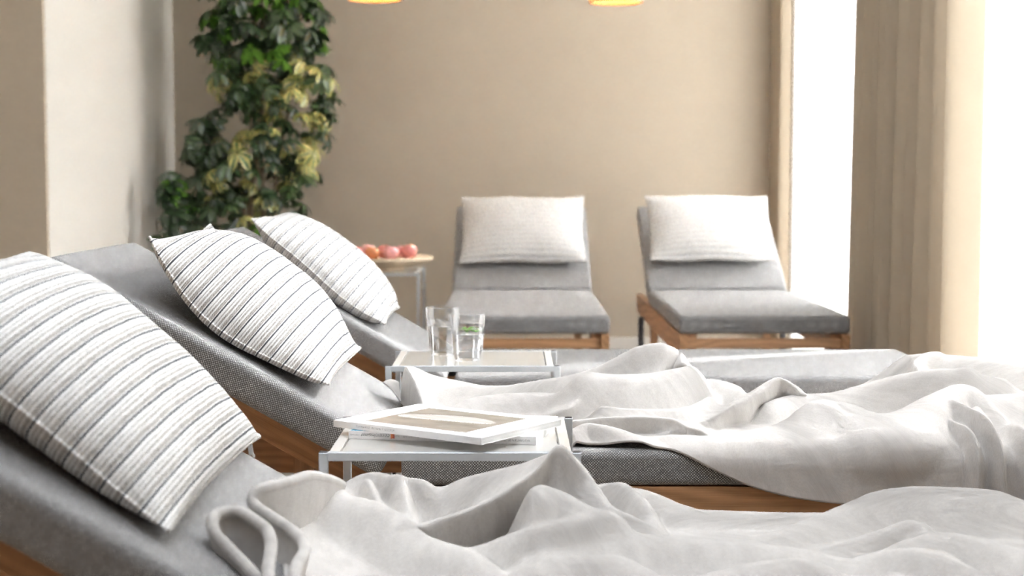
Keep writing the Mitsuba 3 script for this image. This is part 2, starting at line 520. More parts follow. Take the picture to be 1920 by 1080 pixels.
# care tag and trim of the middle lounger at its seam
tagm = box(HX + .055, HX + .098, 2.788, 2.7898, SEAT - TH - .013, SEAT - TH + .001, .0003)
part('care_tag', tagm, 'paper_white', l2, label='white care tag under the seat cushion')


# ------------------------------------------------------------------ striped cushions
def pillow_mesh(a, b, th, seed, sag=.015, under=.85, n=150):
    rng = np.random.default_rng(seed)
    u = np.linspace(-1, 1, n)
    U, V = np.meshgrid(u, u, indexing='ij')
    # edges drawn in between the corners
    X = a * U * (1 - 0.035 * (1 - V ** 2) * U ** 2 - 0.0)
    Y = b * V * (1 - 0.045 * (1 - U ** 2) * V ** 2)
    prof = np.clip((1 - np.abs(U) ** 2.2), 0, 1) ** 0.56 * np.clip((1 - np.abs(V) ** 2.4), 0, 1) ** 0.52
    ph = rng.uniform(0, 6, 8)
    edge_u = np.exp(-((1 - np.abs(U)) / 0.22) ** 2)
    edge_v = np.exp(-((1 - np.abs(V)) / 0.18) ** 2)
    puck = 0.06 * edge_u * np.sin(9 * V + ph[0]) + 0.05 * edge_v * np.sin(8 * U + ph[1]) + 0.035 * np.sin(3 * U + 2.5 * V + ph[2])
    lump = 0.10 * (meshkit.fbm(np.stack([U * 1.6, V * 1.6, U * 0 + seed], -1), 3, seed) - 0.5)
    Z = th * prof * (1 + puck + lump)
    wav = 0.004 * np.sin(5 * V + ph[3]) * edge_u + 0.004 * np.sin(4 * U + ph[4]) * edge_v
    wav = wav - sag * ((1 - U ** 2) * np.abs(V) ** 2.5 + .4 * (1 - V ** 2) * np.abs(U) ** 2.5)
    top = np.stack([X, Y, Z + wav], -1)
    bot = np.stack([X, Y, -under * Z + wav], -1)
    # true lengths across the bulge, so that stripes keep their width on the cloth
    su = np.concatenate([np.zeros((1, n)), np.cumsum(np.linalg.norm(np.diff(top, axis=0), axis=2), axis=0)])
    su = np.where(np.abs(V) < 2, a * U * 1.12, su)
    uv = np.stack([su, b * V * 1.06], -1).reshape(-1, 2)
    f = grid_faces(n, n)
    v = np.vstack([top.reshape(-1, 3), bot.reshape(-1, 3)])
    m = trimesh.Trimesh(v, np.vstack([f, f[:, ::-1] + n * n]), process=False)
    ring = np.concatenate([np.arange(n) * n, (n - 1) * n + np.arange(n), (np.arange(n) * n + n - 1)[::-1], np.arange(n)[::-1]])
    rim = top.reshape(-1, 3)[ring]
    keep = np.concatenate([[True], np.linalg.norm(np.diff(rim, axis=0), axis=1) > 1e-9])
    ruv = uv[ring][keep]
    rim = rim[keep][:-1]
    ruv = ruv[:-1]
    return m, np.vstack([uv, uv]), rim, ruv


def lay(center, along, across):
    """matrix of a cushion: local x to 'along' (up the slope), local y to 'across'"""
    a, b = np.array(along, float), np.array(across, float)
    a /= np.linalg.norm(a)
    b -= a * (a @ b)
    b /= np.linalg.norm(b)
    c = np.cross(a, b)
    if c[2] < 0:
        b, c = -b, -c
    M = np.eye(4)
    M[:3, 0], M[:3, 1], M[:3, 2], M[:3, 3] = a, b, c, center
    return T(M)


def pillow(label, m, seed, group, a=.212, b=.278, th=.078, sag=.012, under=.85):
    k = thing('striped_cushion', label, 'cushion', group)
    mesh, uv, rim, ruv = pillow_mesh(a, b, th, seed, sag, under)
    part('cover', mesh, 'striped_cloth', k, True, uv, m=m)
    r = 0.0022 + 0.0009 * np.sin(np.arange(len(rim)) * 1.3)
    seam = tube(rim, r, 8, closed=True)
    part('seam', seam, 'striped_cloth', k, True, np.repeat(ruv, 8, axis=0), m=m)
    return k


def on_slope(hx, y, up=0.0, tilt=0.0, dx=0.0, yaw=0.0):
    th = math.radians(39.0 + tilt)
    c = np.array([hx - .291 + dx, y, .655 + up])
    return lay(c, (-math.cos(th), math.sin(yaw), math.sin(th)), (0, -1, 0))


p1 = pillow('white and grey striped cushion nearest the camera, at the left edge', on_slope(HX - .034, 1.945), 1, 'striped cushions on the row of loungers', b=.29)
pillow('grey striped cushion in the middle of the row, left of the magazines', on_slope(HX, 3.10), 2, 'striped cushions on the row of loungers', th=.088, sag=.052, under=.62)
pillow('striped cushion farthest back in the row, below the tall plant', on_slope(-.150 - .045, 4.15, .004), 3, 'striped cushions on the row of loungers')


def on_back(x, seed, label, dy=0.0, up=0.0):
    th = math.radians(42.0)
    c = np.array([x, 6.79 + .285 + dy, .658 + up])
    pillow(label, lay(c, (0, math.cos(th), math.sin(th)), (1, 0, 0)), seed, 'striped cushions on the loungers by the back wall', b=.285, th=.07)


on_back(.050, 4, 'pale striped cushion on the left lounger by the back wall')
on_back(.905, 5, 'pale striped cushion on the right lounger by the window', up=.008)
# zip pull at the far lower corner of the nearest cushion
c0 = at(468, 832, 2.225)
zp = cat([box(-.0035, .0035, -.001, .001, -.017, 0, .0005)])
hole = trimesh.creation.annulus(r_min=.0016, r_max=.0048, height=.002, sections=24)
hole.apply_transform(trimesh.transformations.rotation_matrix(math.pi / 2, (1, 0, 0)))
hole.apply_translation((0, 0, -.0185))
zm = cat([zp, hole])
zm.apply_transform(trimesh.transformations.rotation_matrix(-.15, (0, 1, 0)))
zm.apply_translation(c0)
part('zipper_pull', zm, 'paper_white', p1, label='white zip pull')


# ------------------------------------------------------------------ side tables
def side_table(label, x, y, w, d, z, group, turn=0.0):
    k = thing('side_table', label, 'table', group)
    t = .0135
    M = T().translate([x, y, 0]).rotate([0, 0, 1], turn)
    for yy in (0, d - t):
        for xx in (0, w - t):
            lg = part('leg', box(xx, xx + t, yy, yy + t, 0, z - .0012, .0008), 'brushed_steel', k, m=M)
            part('cap', box(xx + .001, xx + t - .001, yy + .001, yy + t - .001, z - .0012, z), 'black_plastic', lg, m=M)
        part('top_rail', box(t, w - t, yy, yy + t, z - t, z - .0006, .0008), 'brushed_steel', k, m=M)
        part('foot_rail', box(t, w - t, yy, yy + t, .02, .02 + t, .0008), 'brushed_steel', k, m=M)
    for xx in (t + .001, w - 2 * t - .003):
        part('side_rail', box(xx, xx + t + .002, t, d - t, z - t, z - .0004, .0008), 'steel_rail', k, m=M)
    part('glass_top', box(2 * t + .006, w - 2 * t - .006, t + .0005, d - t - .0005, z - .006, z - .0012, .0005), 'table_glass', k, m=M)
    return k


mat('steel_rail', princ(rgb(0.66, 0.645, 0.61), 0.3, metallic=0.3))
TZ1, TZ2, TZ3 = .495, .4795, .492
side_table('steel and glass side table carrying the magazines, nearest the camera', at(597, 852, 2.25)[0], 2.25, .3865, .34, TZ1, 'steel side tables')
side_table('steel and glass side table carrying two water glasses', at(722, 688, 3.413)[0], 3.413, .389, .31, TZ2, 'steel side tables')
side_table('steel side table by the back wall under the fruit plate', -.775, 6.5, .386, .43, TZ3, 'steel side tables')


# ------------------------------------------------------------------ magazines
def cover_fn(p, n, uv):
    # a photograph printed on the cover: a pale curved sail over brownish water
    x, y = uv.x, uv.y
    g = fbm(x * 5, y * 9, 0, 4)
    c = mix((0.17, 0.15, 0.125), (0.33, 0.30, 0.255), g)
    mid = 0.52 + 0.10 * dr.sin(x * 3.0 - 0.4)
    half = 0.16 * dr.sqrt(dr.maximum(1 - dr.square((x - 0.48) / 0.46), 0))
    inside = 1 - smoothstep(half - 0.03, half, dr.abs(y - mid))
    streak = fbm(x * 4, y * 26, 3, 3)
    c = c * (1 - 0.85 * inside) + mix((0.38, 0.36, 0.33), (0.72, 0.71, 0.69), streak) * (0.85 * inside)
    rim = 1 - smoothstep(0.0, 0.022, dr.abs(dr.abs(y - mid) - half))
    rim = rim * dr.select(dr.abs(x - 0.48) < 0.44, 1.0, 0.0) * dr.select(y < mid, 1.0, 0.0)
    c = c * (1 - rim) + mi.Color3f(0.78, 0.77, 0.74) * rim
    glow = smoothstep(0.62, 0.8, fbm(x * 7 + 3, y * 5, 1, 3)) * (1 - smoothstep(0.1, 0.3, y))
    return c * (1 - 0.6 * glow) + mi.Color3f(0.72, 0.71, 0.68) * (0.6 * glow)


mat('cover_print', princ(mikit.proc(cover_fn), 0.3, specular=0.5))


def sea_fn(p, n, uv):
    g = fbm(uv.x * 9, uv.y * 5, 0, 3)
    t = smoothstep(0.12, 0.42, uv.x + 0.2 * (g - 0.5))
    c = mix((0.03, 0.27, 0.42), (0.10, 0.16, 0.22), t)
    foam = smoothstep(0.55, 0.75, g) * (1 - smoothstep(0.0, 0.15, uv.x))
    return c * (1 - foam) + mi.Color3f(0.5, 0.72, 0.82) * foam


mat('sea_print', princ(mikit.proc(sea_fn), 0.3, specular=0.5))
mat('spine_red', princ(rgb(0.50, 0.10, 0.05), 0.4))
mat('spine_orange', princ(rgb(0.75, 0.28, 0.10), 0.4))


def quad(x0, x1, y0, y1, z, t=.00012):
    m = box(x0, x1, y0, y1, z, z + t)
    v = np.array(m.vertices)
    return m, np.stack([(v[:, 0] - x0) / (x1 - x0), (v[:, 1] - y0) / (y1 - y0)], 1)


def magazine(label, length, depth, th, M, group):
    k = thing('magazine', label, 'magazine', group)
    part('cover', cat([box(0, length, 0, depth, 0, .0006, .0002), box(0, length, 0, depth, th - .0006, th, .0002), box(0, length, 0, .0012, 0, th, .0002)]), 'paper_white', k, m=M)
    part('page_block', box(.0008, length - .0008, .001, depth - .001, .0006, th - .0006), 'page_edges', k, m=M, label='block of white pages')
    return k


def spine_text(k, text, h, x_right, zc, m, M, bold=False):
    """lettering on the spine, which lies upside down: it reads from the right to the left"""
    t = meshkit.text_mesh(text, h, .00012, bold)
    v = np.array(t.vertices)
    out = np.stack([x_right - v[:, 0], -v[:, 2], zc + h / 2 - v[:, 1]], 1)
    part('spine_lettering', trimesh.Trimesh(out, t.faces, process=False), m, k, m=M)


def mag_matrix(x, y, z, turn, tx=0.0, ty=0.0):
    return T().translate([x, y, z]).rotate([0, 0, 1], turn).rotate([1, 0, 0], tx).rotate([0, 1, 0], ty)


zg = TZ1 - .0012
a, b = np.array([-.2530, 2.372]), np.array([.036, 2.316])
turn2 = math.degrees(math.atan2(b[1] - a[1], b[0] - a[0]))
M2 = mag_matrix(a[0], a[1], zg + .0004, turn2)
k2 = magazine('white magazine lying at the bottom of the stack, its spine lettered connoisseur', .295, .206, .0125, M2, 'magazines on the near table')
q, uvq = quad(.002, .15, .002, .15, .0125)
part('cover_picture', q, 'sea_print', k2, uv=uvq, m=M2, label='blue sea picture on the cover')
L2S = .295
spine_text(k2, 'connoisseur', .0058, .0660, .0064, 'ink_dark', M2)
spine_text(k2, 'ITALIA  SPA GUIDE', .0022, .030, .0064, 'ink_grey', M2)
spine_text(k2, 'CRETE  \u00b7  MEDITERRANEAN LUXURY RESORTS  \u00b7  ALPS', .0026, .166, .0064, 'ink_grey', M2)
spine_text(k2, 'DESTINATION SPA RESORTBUCH', .0028, .285, .0060, 'ink_dark', M2)
part('spine_block', box(.0672, .0705, -.00012, 0, .0025, .0112), 'spine_orange', k2, m=M2, label='orange block on the spine')
part('spine_block', box(.0705, .0738, -.00012, 0, .0025, .0112), 'spine_red', k2, m=M2, label='red block on the spine')
for j in range(6):
    part('cover_lettering', box(.250 + .0012 * j, .2506 + .0012 * j + .003, .03 + .011 * j, .037 + .011 * j, .0125, .0126), 'ink_grey', k2, m=M2)
a, b = np.array([-.2804, 2.406]), np.array([-.0448, 2.240])
turn1 = math.degrees(math.atan2(b[1] - a[1], b[0] - a[0]))
M1 = mag_matrix(a[0], a[1], zg + .0136, turn1, 0.0, 0.0)
k1 = magazine('white magazine on top of the stack with a brownish boat picture on its cover', .288, .214, .0105, M1, 'magazines on the near table')
q, uvq = quad(.045, .240, .024, .186, .0105)
part('cover_picture', q, 'cover_print', k1, uv=uvq, m=M1, label='brownish picture of a pale curved boat')
spine_text(k1, 'SELECTED  &  REGULAR  BOOKMARKED', .0030, .125, .0052, 'ink_grey', M1)


# ------------------------------------------------------------------ water glasses
def tumbler(label, x, y, z, h, r_top, water, group):
    k = thing('water_glass', label, 'glass', group)
    n, facets = 120, 10
    th = np.arange(n) * 2 * np.pi / n
    w = 2 * np.pi / facets
    poly = math.cos(w / 2) / np.cos((th % w) - w / 2)

    def ring(r, zz, f):
        rr = r * (f * (0.985 * poly + 0.02) + (1 - f))
        return np.stack([rr * np.cos(th), rr * np.sin(th), np.full(n, zz)], 1)
    rb = r_top * .80
    rsh = r_top * .93
    out = [ring(.001, 0, 0), ring(rb - .004, 0, 1), ring(rb - .001, .0012, 1), ring(rb, .004, 1)]
    for t in np.linspace(0.06, 1, 10):
        out.append(ring(rb + (rsh - rb) * t, .004 + (h * .68 - .004) * t, 1))
    out += [ring(rsh + .0012, h * .695, .5), ring(r_top - .0022, h * .715, 0), ring(r_top - .0016, h * .75, 0), ring(r_top, h - .0015, 0), ring(r_top - .0008, h - .0002, 0), ring(r_top - .0018, h, 0), ring(r_top - .0026, h - .001, 0)]
    wl = h * water
    ti = .003

    def r_out(zz):
        return rb + (rsh - rb) * np.clip(zz / (h * .68), 0, 1) if zz < h * .69 else r_top - .0016
    inner = [ring(r_top - .0030, h * .76, 0), ring(r_top - .0042, h * .71, 0)]
    for zz in np.linspace(min(h * .69, h * .70), wl, 6):
        if zz < h * .70:
            inner.append(ring(r_out(zz) - ti, zz, 0))
    rings = np.array(out + inner)
    m = trimesh.Trimesh(rings.reshape(-1, 3), grid_faces(len(rings), n, wrap_v=True), process=False)
    rs = np.linalg.norm(inner[-1][0, :2])
    disc = np.vstack([np.array(ring(rs, wl, 0)), np.array(ring(rs * .6, wl - .0003, 0)), np.array(ring(.0005, wl - .0003, 0))])
    wm = trimesh.Trimesh(disc, grid_faces(3, n, wrap_v=True), process=False)
    # outside faces point outwards
    both = trimesh.util.concatenate([m, wm])
    if both.volume < 0:
        m.invert()
        wm.invert()
    if wm.face_normals[:, 2].mean() < 0:
        wm.invert()
    m.apply_translation((x, y, z))
    wm.apply_translation((x, y, z))
    part('tumbler', m, 'clear_glass', k, 35)
    part('water', wm, 'clear_glass', k, True, label='clear water')
    return z + wl


zt2 = TZ2 - .0012 + .0003
g1 = at(830, 650, 3.645)
g2 = at(877, 670, 3.535)
tumbler('clear water glass standing behind the glass with green leaves', g1[0], 3.645, zt2, .113, .0402, .60, 'water glasses on the far table')
wl2 = tumbler('clear water glass with green leaves floating in it, nearer the camera', g2[0], 3.535, zt2, .107, .0408, .56, 'water glasses on the far table')


def leaf_blade(length, width, bend=.25, cup=.2, nx=9, ny=5):
    s = np.linspace(0, 1, nx)
    w = width / 2 * np.sin(np.pi * np.clip(s * .96 + .02, 0, 1)) ** .75 * (1 - .25 * s)
    t = np.linspace(-1, 1, ny)
    X = np.broadcast_to((s * length)[:, None], (nx, ny))
    Y = w[:, None] * t[None]
    Z = -bend * length * (s ** 2)[:, None] + cup * np.abs(Y)
    return trimesh.Trimesh(np.stack([X, Y, Z], -1).reshape(-1, 3), grid_faces(nx, ny), process=False)


scene['herb_green'] = {'type': 'principledthin', 'base_color': rgb(0.16, 0.42, 0.06), 'roughness': 0.5, 'diff_trans': 0.8, 'spec_trans': 0.0, 'eta': 1.4}
herb = thing('herb_sprig', 'small green herb sprig floating on the water of the nearer glass', 'herb')
for j in range(15):
    m = leaf_blade(.019 + .004 * random.random(), .011, .35, .3)
    ang = j * 2.4 + random.random()
    m.apply_transform(trimesh.transformations.rotation_matrix(-.25 - .5 * random.random(), (0, 1, 0)))
    m.apply_transform(trimesh.transformations.rotation_matrix(ang, (0, 0, 1)))
    rr = .006 + .010 * random.random()
    m.apply_translation((g2[0] + rr * math.cos(ang + 1.5) + .004, 3.535 + rr * math.sin(ang + 1.5), wl2 + .0035 + .004 * random.random()))
    part('leaf', m, 'herb_green', herb, True)

# ------------------------------------------------------------------ fruit plate
mat('plate_wood', princ(rgb(0.60, 0.48, 0.34), 0.5))
px, py, pz = -.585, 6.71, TZ3 + .0005
plate = thing('fruit_plate', 'wide pale footed plate on the side table by the back wall', 'plate')
prof = [(.001, .012), (.09, .012), (.095, .0), (.115, .0), (.118, .014), (.17, .026), (.232, .042), (.241, .047), (.242, .056), (.236, .060), (.222, .057), (.16, .047), (.08, .042), (.001, .041)]
dish = lathe(prof, 72)
if dish.volume < 0:
    dish.invert()
dish.apply_translation((px, py, pz))
part('dish', dish, 'plate_wood', plate, 40)


def fruit_mat(name, a, b, c):
    def fn(p, n, uv):
        g = fbm(uv.x * 6, uv.y * 5, 0, 3)
        t = smoothstep(0.35, 0.65, g + 0.35 * (uv.x - 0.5))
        col = mix(a, b, t)
        s = smoothstep(0.55, 0.8, fbm(uv.x * 3 + 7, uv.y * 3, 2, 2))
        return col * (1 - s) + mi.Color3f(*c) * s
    return mat(name, princ(mikit.proc(fn), 0.35, specular=0.5))


fm = [fruit_mat('skin_red', (0.45, 0.09, 0.09), (0.60, 0.20, 0.18), (0.70, 0.42, 0.28)),
      fruit_mat('skin_gold', (0.74, 0.36, 0.08), (0.60, 0.20, 0.08), (0.80, 0.52, 0.20)),
      fruit_mat('skin_pink', (0.60, 0.16, 0.21), (0.72, 0.34, 0.34), (0.80, 0.55, 0.45))]


def apple(label, x, y, r, m, seed):
    k = thing('apple', label, 'fruit', 'apples on the plate')
    th = np.linspace(0, np.pi, 24)
    rad = r * np.sin(th) * (1 + .10 * np.cos(th)) + 1e-4
    zz = r * .9 * np.cos(th) - .32 * r * np.exp(-(th / .35) ** 2) + .12 * r * np.exp(-((np.pi - th) / .3) ** 2)
    n = 36
    ph = np.arange(n + 1) * 2 * np.pi / n
    v = np.stack([np.cos(ph)[:, None] * rad[None], np.sin(ph)[:, None] * rad[None], np.broadcast_to(zz, (n + 1, 24))], -1).reshape(-1, 3)
    uv = np.stack(np.meshgrid(np.abs(np.linspace(-1, 1, n + 1)), np.linspace(0, 1, 24), indexing='ij'), -1).reshape(-1, 2) + seed * 3.7
    mesh = trimesh.Trimesh(v, grid_faces(n + 1, 24), process=False)
    if mesh.volume < 0:
        mesh.invert()
    base = pz + .043 + .012 * (math.hypot(x - px, y - py) / .2) ** 2 + r * .90
    M = T().translate([x, y, base]).rotate([0, 0, 1], seed * 77).rotate([1, 0, 0], 12)
    part('flesh', mesh, m, k, True, uv, m=M)
    part('stalk', tube([(0, 0, r * .52), (.001, 0, r * .75), (.004, 0, r * .98)], .0012, 6), 'oiled_wood', k, True, np.zeros((20, 2)), m=M)


for j, (dx, dy, m, lab) in enumerate([(-.02, -.02, 1, 'golden apple with a red cheek near the middle of the plate'), (.062, -.035, 2, 'pink apple between the golden one and the red one'),
                                      (.138, -.015, 0, 'red apple nearest the right rim of the plate'), (-.095, -.01, 0, 'red apple left of the golden one'),
                                      (.028, .055, 0, 'red apple behind the golden and pink ones'), (-.045, .075, 2, 'pink apple at the back left of the plate'), (.105, .065, 2, 'pale pink apple at the back right of the plate')]):
    apple(lab, px + dx, py + dy, .033 + .002 * (j % 3), fm[m], j + 1)


# ------------------------------------------------------------------ pendant lamps
scene['amber_shade'] = {'type': 'principledthin', 'base_color': rgb(0.90, 0.70, 0.40), 'roughness': 0.6, 'diff_trans': 1.1, 'spec_trans': 0.0, 'eta': 1.3}


def pendant(label, x, y, z, r, h):
    k = thing('pendant_lamp', label, 'lamp', 'amber pendant lamps')
    prof = [(r - .003, 0), (r, 0), (r, h), (r - .003, h), (r - .003, 0)]
    m = lathe(prof, 64)
    m.apply_translation((x, y, z))
    sh = part('shade', m, 'amber_shade', k, 30)
    rg = lathe([(r - .005, -.002), (r + .0015, -.002), (r + .0015, .005), (r - .005, .005), (r - .005, -.002)], 64)
    rg.apply_translation((x, y, z))
    part('rim', rg, 'oiled_wood', sh, uv=np.zeros((len(rg.vertices), 2)))
    b = trimesh.creation.icosphere(3, .03)
    b.apply_translation((x, y, z + .10))
    part('bulb', b, 'white_metal', k, True, emitter={'type': 'area', 'radiance': rgb(2.0, 1.25, 0.6)})
    part('socket', tube([(x, y, z + .13), (x, y, z + h + .03)], .014, 16), 'black_plastic', k, 40)
    part('cord', tube([(x, y, z + h + .03), (x, y, CEIL)], .003, 8), 'black_plastic', k, True)
    arms = [tube([(x, y, z + h - .01), (x + (r - .002) * math.cos(q), y + (r - .002) * math.sin(q), z + h - .004)], .002, 6) for q in (0, 2.09, 4.19)]
    part('spider', cat(arms), 'black_plastic', k, True)


pendant('amber pendant lamp hanging beside the top of the plant', -.615, 7.0, .90 + 326 * 7.0 / FOC, .122, .22)
pendant('amber pendant lamp hanging right of the middle of the back wall', .465, 7.0, .90 + 321 * 7.0 / FOC, .120, .22)


# ------------------------------------------------------------------ the plant
def leaf_mat(name, c1, c2, trans):
    def fn(p, n, uv):
        # uv: x along the leaflet, y across (-1..1)
        e = smoothstep(0.25, 0.55, dr.abs(uv.y) + 0.5 * (fbm(uv.x * 4, uv.y * 3 + uv.x, 0, 2) - 0.5))
        vein = 1 - smoothstep(0.0, 0.10, dr.abs(uv.y))
        c = mix(c1, c2, e)
        return c * (1 + 0.5 * vein)
    if trans > .6:
        scene[name] = {'type': 'principledthin', 'base_color': mikit.proc(fn), 'roughness': 0.32, 'diff_trans': trans, 'spec_trans': 0.0, 'eta': 1.5}
        return name
    return mat(name, princ(mikit.proc(fn), 0.27, specular=0.7))


leaf_mats = [leaf_mat('leaf_dark', (0.032, 0.058, 0.026), (0.024, 0.046, 0.022), 0.25),
             leaf_mat('leaf_mid', (0.055, 0.100, 0.036), (0.042, 0.075, 0.030), 0.35),
             leaf_mat('leaf_bright', (0.12, 0.26, 0.040), (0.10, 0.22, 0.035), 0.7),
             leaf_mat('leaf_variegated', (0.070, 0.14, 0.045), (0.62, 0.56, 0.20), 0.5)]


def compound_leaf(seed):
    """leaflets spread like the fingers of a hand around the end of a stalk, which points along +x"""
    rng = np.random.default_rng(seed)
    ms, uvs = [], []
    n = int(rng.integers(6, 9))
    for j in range(n):
        L = rng.uniform(.058, .082)
        W = L * rng.uniform(.42, .52)
        nx, ny = 8, 5
        s, t = np.linspace(0, 1, nx), np.linspace(-1, 1, ny)
        w = W / 2 * np.sin(np.pi * np.clip(s * .95 + .03, 0, 1)) ** .55 * (.75 + .35 * s)
        X = np.broadcast_to((s * L + .008)[:, None], (nx, ny))
        Y = w[:, None] * t[None]
        Z = -.32 * L * (s ** 1.8)[:, None] + .22 * np.abs(Y)
        v = np.stack([X, Y, Z], -1).reshape(-1, 3)
        a = 2 * np.pi * (j + .5) / n + rng.uniform(-.15, .15)
        dip = rng.uniform(.25, .6)
        R = trimesh.transformations.rotation_matrix(a, (0, 0, 1))[:3, :3] @ trimesh.transformations.rotation_matrix(dip, (0, 1, 0))[:3, :3]
        ms.append(trimesh.Trimesh(v @ R.T, grid_faces(nx, ny), process=False))
        uvs.append(np.stack(np.broadcast_arrays(s[:, None] + seed, t[None]), -1).reshape(-1, 2))
    st = tube([(0, 0, 0), (-.02, 0, -.02), (-.05, 0, -.05)], .0013, 5)
    ms.append(st)
    uvs.append(np.tile([[0.5, 0.0]], (len(st.vertices), 1)))
    return cat(ms), np.vstack(uvs)


def plant():
    rng = np.random.default_rng(5)
    k = thing('potted_schefflera', 'tall bushy umbrella plant with variegated leaves in the back left corner', 'plant')
    D = 7.5
    outline = [(-330, 340, 630), (-200, 360, 640), (0, 372, 612), (60, 376, 616), (130, 380, 634), (200, 388, 636), (240, 360, 632), (265, 325, 620), (300, 318, 600), (340, 300, 588), (400, 290, 580), (440, 300, 565), (520, 330, 540)]
    ys = np.array([o[0] for o in outline], float)
    lo, hi = np.array([o[1] for o in outline], float), np.array([o[2] for o in outline], float)
    # stems
    pot = lathe([(.001, 0), (.13, 0), (.14, .01), (.17, .36), (.175, .38), (.165, .385), (.155, .36), (.001, .35)], 48)
    pot.apply_translation((-1.25, D, 0))
    part('pot', pot, 'paint_white', k, 40)
    stems = []
    for j in range(6):
        x0, y0 = -1.25 + rng.uniform(-.07, .07), D + rng.uniform(-.07, .07)
        top = 1.5 + .85 * rng.random()
        xe = -1.13 + rng.uniform(-.16, .16)
        pts = smooth_line([(x0, y0, .34), (x0 + rng.uniform(-.08, .08), y0 + rng.uniform(-.05, .05), .75), ((x0 + xe) / 2 + rng.uniform(-.06, .06), y0, 1.2), (xe, y0 + rng.uniform(-.1, .1), top)], 30)
        stems.append(pts)
        part('stem', tube(pts, np.linspace(.012, .005, 30), 7), 'stem_bark', k, True)
    variants = {}
    for v in range(7):
        m, uv = compound_leaf(v)
        for q in range(4):
            variants[v, q] = mikit.ply(m, leaf_mats[q], True, uv=uv)
    extra = {q: [] for q in range(4)}
    count = 0
    total = 620
    while count < total:
        y = rng.uniform(-330, 470)
        a, b = np.interp(y, ys, lo), np.interp(y, ys, hi)
        f = rng.uniform(-1, 1)
        x = (a + b) / 2 + f * (b - a) / 2 * .93
        depth = D + rng.uniform(-.30, .24) * math.sqrt(max(1 - f * f * .6, 0))
        P = at(x, y, D)
        P[1] = depth
        if P[0] < XL + .115:
            P = at(x, y, 7.05)
            P[0] = max(P[0], XL + .10)
        hole = meshkit.noise(np.array([x / 42.0, y / 42.0, depth * 3]), 3)
        if hole < .27:
            continue
        out = np.array([f, (depth - D) * 2.6, 0.0])
        yaw = math.atan2(out[1], out[0]) + rng.normal(0, .6)
        pitch = rng.uniform(-.1, 1.1)
        tone = meshkit.noise(np.array([x / 60.0, y / 60.0, 2.0]), 9)
        r = rng.random()
        if 120 < y < 420 and r < .34 and x > 400:
            q = 3
        elif y < 190 and r < .18:
            q = 2
        elif r < .06:
            q = 2
        elif tone > .5 and r < .75:
            q = 1
        else:
            q = 0
        sc = rng.uniform(.8, 1.15)
        Mx = trimesh.transformations.translation_matrix(P) @ trimesh.transformations.rotation_matrix(yaw, (0, 0, 1)) @ trimesh.transformations.rotation_matrix(pitch, (0, 1, 0)) @ trimesh.transformations.rotation_matrix(rng.normal(0, .4), (1, 0, 0)) @ np.diag([sc, sc, sc, 1])
        v = int(rng.integers(7))
        if count < 296:
            part('leaf', variants[v, q], None, k, m=T(Mx))
        else:
            m, uv = compound_leaf(v)
            m.apply_transform(Mx)
            extra[q].append((m, uv))
        count += 1
    for q in range(4):
        if extra[q]:
            m = cat([e[0] for e in extra[q]])
            part('more_leaves', m, leaf_mats[q], k, True, np.vstack([e[1] for e in extra[q]]), kind='stuff')


mat('stem_bark', princ(rgb(0.20, 0.15, 0.10), 0.8))
plant()


# ------------------------------------------------------------------ blankets
def ground(x):
    return SEAT + math.tan(ANG) * .03 * np.logaddexp(0, (HX - np.asarray(x, float)) / .03)


def seg_field(X, Y, pts, soft=.007):
    """distance from the polyline of crest points (x, y, h, front, back, lean) in plan, blended softly between its pieces, with the values there"""
    D, V, S = [], [], []
    for p, q in zip(pts[:-1], pts[1:]):
        dx, dy = q[0] - p[0], q[1] - p[1]
        L2 = dx * dx + dy * dy + 1e-12
        t = np.clip(((X - p[0]) * dx + (Y - p[1]) * dy) / L2, 0, 1)
        D.append(np.hypot(X - p[0] - t * dx, Y - p[1] - t * dy))
        V.append([p[k] * (1 - t) + q[k] * t for k in (2, 3, 4, 5)])
        S.append(np.clip(((X - p[0]) * dy - (Y - p[1]) * dx) / math.sqrt(L2) / .006, -1, 1))
    m = np.min(D, axis=0)
    W = [np.exp(-(d - m) / (soft + .12 * m)) for d in D]
    tot = sum(W)
    out = [sum(w * v[k] for w, v in zip(W, V)) / tot for k in range(4)]
    return m, *out, sum(w * x for w, x in zip(W, S)) / tot


def ridge(pix, wf, wb, lean=0.0, n=18, power=1.0):
    """a fold whose crest is given as (pixel x, pixel y, distance) places; wf and wb: its widths on the camera's side and behind"""
    P = smooth_line([at(*p) for p in pix], n)
    h = P[:, 2] - ground(P[:, 0])
    t = np.linspace(0, 1, n)
    wf = np.interp(t, np.linspace(0, 1, len(np.atleast_1d(wf))), np.atleast_1d(wf))
    wb = np.interp(t, np.linspace(0, 1, len(np.atleast_1d(wb))), np.atleast_1d(wb))
    lean = np.interp(t, np.linspace(0, 1, len(np.atleast_1d(lean))), np.atleast_1d(lean))
    if P[-1, 0] < P[0, 0]:
        P, h, wf, wb, lean = P[::-1], h[::-1], wf[::-1], wb[::-1], lean[::-1]
    return dict(pts=[(P[i, 0], P[i, 1] + lean[i] * h[i], h[i], wf[i], wb[i], lean[i]) for i in range(n)], power=power)


def fold_height(X, Y, ridges, p=8.0, floor=0.006):
    acc = np.full(X.shape, floor ** p)
    lean = np.zeros(X.shape)
    wsum = np.full(X.shape, floor ** p)
    for r in ridges:
        d, h, wf, wb, ln, side = seg_field(X, Y, r['pts'])
        w = wb + (wf - wb) * (.5 + .5 * side)
        t = np.clip(d / w, 0, 1)
        f = 0.5 + 0.5 * np.cos(np.pi * t ** r['power'])
        hh = np.maximum(h, 0) * f
        acc += hh ** p
        lean += ln * hh ** p
        wsum += hh ** p
    return acc ** (1 / p), lean / wsum


def cloth(name, label, mesh_uv, parent=None, group=None):
    pass


